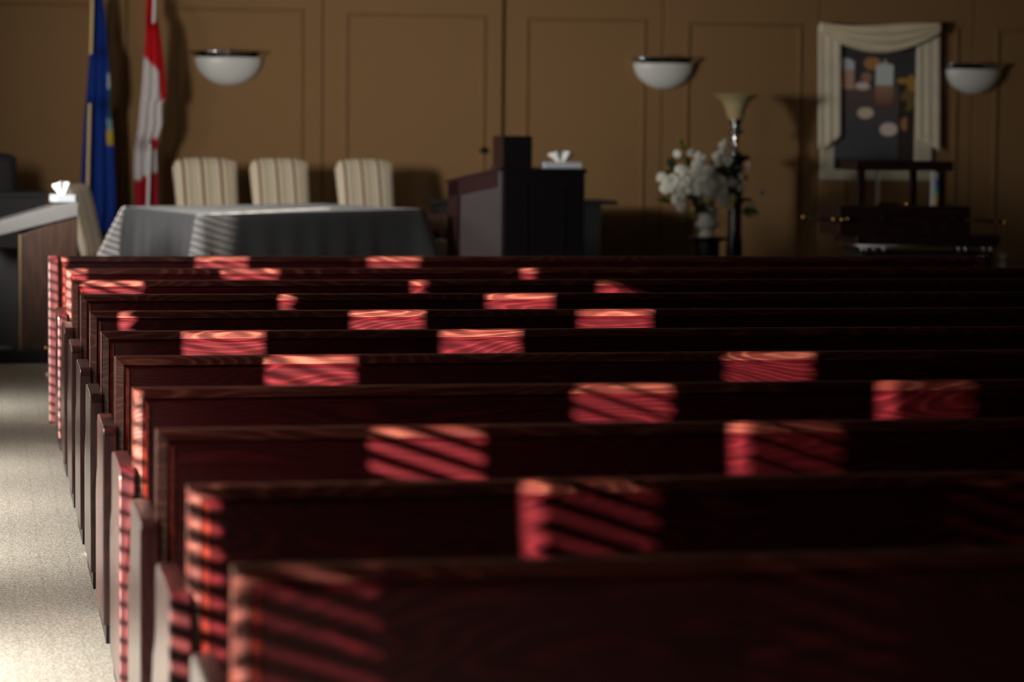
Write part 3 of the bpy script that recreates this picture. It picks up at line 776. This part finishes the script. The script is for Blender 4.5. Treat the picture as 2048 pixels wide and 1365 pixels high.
for (px, py, r) in BL2:
    yy = VY-.10-_rb.uniform(0, .05)-.05*math.cos((px-1414)/60)-(.05 if r > 14 else 0)
    p = at(px, py, yy)
    o = bmeshes[k_] if k_ < 3 else bmeshes[k_ % 3].copy()
    if k_ >= 3: COL.objects.link(o)
    o.location = p-Vector((c.x, VY, c.z)); s_ = 1.05*r*yy/F_PX; o.scale = (s_, s_, s_)
    rr = random.Random(k_); o.rotation_euler = (rr.uniform(-.4, .4), rr.uniform(-3, 3), (px-1414)/200+rr.uniform(-.2, .2)); k_ += 1
for (px, py, r) in ((1417, 394, 12), (1464, 398, 11), (1462, 412, 8)):
    p = at(px, py, VY-.16); o = bloom(r*VY/F_PX, 4, px).build('blossom', M['petaly'], t2, label='pale yellow blossom'); o.location = p-Vector((c.x, VY, c.z))
def leafmesh(L_, w_, mats, name, px, py, ang, yy, curl=.3):
    m = MB()
    m.grid(lambda u, v: ((u-.5)*w_*math.sin(PI*min(1, v*.92+.08))**.8, -curl*L_*v*v+.3*abs(u-.5)*w_, L_*v), 4, 8)
    o = m.build(name, mats, t2, solid=.0015); p = at(px, py, yy)-Vector((c.x, VY, c.z)); o.location = p; o.rotation_euler = (0, ang, random.uniform(-.6, .6)); return o
rr = random.Random(11)
def spray(px, py, n, spread, L_, mt, a0=0, da=PI):
    for i in range(n):
        leafmesh(L_*rr.uniform(.7, 1.2), L_*.34, mt, 'leaf', px+rr.uniform(-spread, spread), py+rr.uniform(-spread, spread), a0+rr.uniform(-da, da), VY-.05+rr.uniform(-.05, .05))
spray(1440, 342, 12, 14, .10, M['leaf']); spray(1468, 345, 10, 14, .10, M['leaf']); spray(1392, 392, 9, 12, .09, M['leaf'])
spray(1345, 335, 5, 8, .08, M['leaf'], -1, .8); spray(1380, 345, 4, 8, .07, M['leaf']); spray(1460, 380, 9, 14, .08, M['leaf']); spray(1425, 405, 5, 8, .07, M['leaf'])
spray(1378, 325, 5, 8, .07, M['olive'], -.5, .8); spray(1335, 398, 5, 8, .08, M['olive'], -1.8, .8); spray(1372, 430, 5, 8, .06, M['olive'], 3.1, .8); spray(1490, 422, 6, 9, .08, M['olive'], 1.8, .7)
spray(1475, 405, 6, 10, .09, M['leaf']); spray(1405, 408, 6, 8, .09, M['leaf'], 3, 1)
leafmesh(.13, .045, M['lime'], 'leaf', 1371, 302, -.65, VY-.1, .1); leafmesh(.10, .03, M['lime'], 'leaf', 1365, 296, -.4, VY-.1, .1)
stm = MB(); base_ = Vector((0, 0, zv(424)))
for (px, py, r) in BL[::2]:
    p = at(px, py, VY-.05)-Vector((c.x, VY, c.z)); stm.tube([base_, base_.lerp(p, .5)+Vector((0, .03, .03)), p], .003, 5)
stm.build('stems', M['leaf'], t2)

# ---------------------------------------------------------------- framed candle picture with drapes
PY_ = FY-.06
def Q(px, py, d=0): return at(px, py, PY_-d)
cx0, cx1, cz0, cz1 = Q(1674, 93).x, Q(1836, 93).x, Q(1755, 340).z, Q(1755, 92).z
c = Vector(((cx0+cx1)/2, FY, cz0))
t = thing('framed_picture', 'tall candle and orchid picture in a cream frame on the right of the wall', 'picture', c)
def rel(p): return (p.x-c.x, p.y-c.y, p.z-c.z)
hw = (cx1-cx0)/2; H_ = cz1-cz0
def candle_col(v):
    u = (v[0]+hw)/(2*hw); w_ = 1-(v[2])/H_     # u 0..1 left-right, w 0..1 top-down
    X = u*640; Y = w_*990                        # in the picture's own units
    n = .5+.5*math.sin(X*.05+math.sin(Y*.03)*2)
    bgc = (.030, .027, .03) if Y < 320 else (.075, .05, .042)
    if Y > 320: f = min(1, (Y-320)/350); bgc = (.085-.04*f, .055-.01*f, .048+.004*f)
    if X > 500 and Y > 250: bgc = (.02, .014, .01)
    if Y > 905: bgc = (.004, .004, .005)
    def ell(cx, cy, rx, ry): return ((X-cx)/rx)**2+((Y-cy)/ry)**2 < 1
    def rect(x0, x1, y0, y1): return x0 < X < x1 and y0 < Y < y1
    if ell(290, 140, 70, 50): bgc = (.30, .14, .055)
    if ell(245, 250, 45, 40): bgc = (.24, .13, .09)
    if rect(15, 150, 120, 345) or ell(75, 120, 55, 18): bgc = (.34, .20, .15) if Y > 190 else (.36, .38, .40)
    if rect(15, 60, 240, 345): bgc = (.42, .32, .32)
    if rect(45, 62, 95, 125): bgc = (.4, .42, .45)
    if ell(215, 320, 58, 32): bgc = (.46, .38, .33)
    if rect(315, 460, 160, 450) or ell(388, 160, 68, 22) or ell(388, 450, 70, 30):
        bgc = (.40, .44, .44) if Y < 310 else (.26-.0008*(Y-310), .15-.0006*(Y-310), .10-.0004*(Y-310))
    if rect(380, 396, 105, 160): bgc = (.42, .46, .48)
    if ell(540, 275, 60, 25) or ell(600, 310, 34, 85): bgc = (.28, .15, .03)
    if ell(575, 430, 60, 90) and not ell(540, 470, 30, 40): bgc = (.12, .075, .02)
    if ell(558, 620, 34, 55) and X < 575: bgc = (.30, .12, .05)
    if ell(242, 535, 64, 45): bgc = (.52, .40, .28)
    if ell(428, 665, 70, 54): bgc = (.50, .38, .34)
    return tuple(min(.9, q*1.9+.012) for q in bgc)
m = MB(); m.grid(lambda u, v: (-hw+2*hw*u, -.035, H_*v), 128, 190, False); m.build('canvas', M['print'], t, colors=candle_col)
fm = MB(); fwid = .105; z0_ = Q(1755, 361).z-c.z
xl_, xr_ = Q(1645, 200).x-c.x, Q(1868, 200).x-c.x
fm.box(xl_, -hw+.004, -.045, -.005, z0_, H_+.06, .01); fm.box(hw-.004, xr_, -.045, -.005, z0_, H_+.06, .01)
fm.box(-hw+.002, hw-.002, -.044, -.005, z0_, .002, .008); fm.box(-hw+.002, hw-.002, -.044, -.005, H_-.002, H_+.06, .008)
fm.build('frame', M['frame'], t)
MB().box(-hw, hw, -.03, -.004, 0, H_).build('backing', M['blackm'], t)
t3 = thing('swag_drape', 'cream fabric swag and side drapes hung around the candle picture', 'drape', (c.x, FY, c.z))
def side_drape(pts_top, hem, name):
    (xa, xb) = pts_top
    def fn(u, v):
        px = xa+(xb-xa)*u; hy = hem(u); py = 50+(hy-50)*v
        p = Q(px, py, .0); y = -.075-.0025*math.sin(u*PI*5)*(.4+.6*v)-.0015*math.sin(u*17)
        return (p.x-c.x, y, p.z-c.z)
    m = MB(); m.grid(fn, 30, 24); m.build(name, M['drape'], t3, solid=.004)
side_drape((1635, 1681), lambda u: 301-28*max(0, (u-.25)/.75) if u > .25 else 301-6*math.sin(u*12), 'side_panel')
side_drape((1834, 1879), lambda u: 276+26*u if u < .85 else 302, 'side_panel')
def swag(u, v):
    px = 1635+(1879-1635)*u; sag = (1-(2*u-1)**2)
    top = 46+2.5*math.sin(u*PI*2)+sag*3; bot = 62+sag*44
    w_ = v; py = top+(bot-top)*w_
    p = Q(px, py); y = -.12-.022*math.sin(v*PI*7)*sag**.5-.03*math.sin(v*PI)*sag
    return (p.x-c.x, y, p.z-c.z)
m = MB(); m.grid(swag, 40, 44); m.build('swag', M['drape'], t3, solid=.004)

# ---------------------------------------------------------------- urn ark on its bier
AY = 17.5
def A(px, py, Y=AY): return at(px, py, Y)
c = Vector((A(1855, 500).x, AY+.25, STZ))
def rx(px, py=480): return A(px, py).x-c.x
def rz_(px, py): return A(px, py).z-STZ
t = thing('casket_bier', 'silver railed bier carrying the cherry wood ark at the far right', 'bier', c)
zt4 = rz_(1855, 489)
m = MB()
for yy in (-.24, .22): m.tube([(rx(1720), yy, zt4-.012), (rx(1996), yy, zt4-.012)], .011, 8)
for px in (1722, 1994): m.tube([(rx(px), -.24, zt4-.012), (rx(px), .22, zt4-.012)], .011, 8)
m.build('rail', M['steel'], t)
for px in (1724, 1733, 1749, 1768, 1918, 1932, 1968, 1982):
    MB().tube([(rx(px), -.24, zt4-.01), (rx(px)+.006, -.24, zt4-.065)], [.012, .008], 8).build('rail_bracket', M['steel'], t)
MB().box(rx(1727), rx(1990), -.22, .2, .12, zt4-.06, .01).build('skirt', M['blackm'], t)
for px in (1740, 1978):
    for yy in (-.18, .16):
        MB().lathe([(0, 0), (.05, .0), (.055, .05), (.05, .1), (.012, .11), (.012, .2)], (rx(px), yy, .0), 14).build('caster', M['blackm'], t)
t = thing('urn_ark', 'cherry wood ark with four posts, top board and gold tipped carrying poles, on the bier', 'urn ark', (c.x, c.y, STZ+zt4))
def z4(px, py): return rz_(px, py)-zt4
MB().box(rx(1714), rx(2000), -.25, .24, 0, z4(1850, 471), .008).build('base', M['cherry'], t)
MB().box(rx(1680), rx(1943), -.22, .21, z4(1850, 471)-.0, z4(1810, 413), .006).build('box', M['cherry'], t)
zb, zc = z4(1810, 413), z4(1810, 342)
ptop = z4(1812, 323)
MB().box(rx(1716), rx(1912), -.17, .17, zc, ptop, .008).build('top_board', M['cherry'], t)
for (px, yy) in ((1728, -.14), (1892, -.14), (1757, .14), (1862, .14)):
    MB().box(rx(px)-.022, rx(px)+.022, yy-.022, yy+.022, zb, zc, .004).build('post', M['cherry'], t)
MB().box(rx(1773), rx(1779), -.02, .0, zb, zc).build('glass_strip', M['ark_glass'], t)
MB().box(rx(1869), rx(1877), -.17, -.15, zb+.003, zc, .002).build('glass_strip', M['opal'], t, label='pale bevelled glass strip')
MB().box(rx(1876), rx(1882), -.175, -.15, zb+.003, zb+.225, .002).build('dispersion_strip', M['rainbow'], t, label='glass edge with painted rainbow dispersion')  # rainbow painted on for light dispersed by the glass
for a_, b2_ in ((1773, 1814), (1830, 1840)):
    MB().box(rx(a_), rx(b2_), -.06, -.02, zb, zb+.022, .004).build('gold_light_strip', M['brass'], t)  # brass bars added to imitate gold light dispersed by the glass
for yy in (-.24,):
    zp = z4(1640, 438)
    MB().tube([(rx(1612), yy, zp), (rx(1700), yy, zp-.008)], .009, 8).build('carrying_pole', M['cherry'], t)
    MB().tube([(rx(1930), yy, z4(1930, 441)), (rx(2008), yy, z4(2008, 444))], .009, 8).build('carrying_pole', M['cherry'], t)
def ball(px, py, r, n=12): 
    return MB().lathe([(max(r*math.sin(a_*PI/8), 1e-4), -r*math.cos(a_*PI/8)) for a_ in range(9)], (rx(px), -.24, z4(px, py)), n)
for px, py, r in ((1608, 435, .018), (1668, 439, .019), (1684, 440, .016), (1696, 438, .015), (2011, 445, .018), (1992, 444, .012)):
    ball(px, py, r).build('gold_tip', M['brass'], t)
for px in (1768, 1908):
    MB().lathe([(0, 0), (.018, 0), (.01, .02), (0, .022)], (rx(px), -.235, z4(px, 440)), 12).build('handle_boss', M['knob'], t)
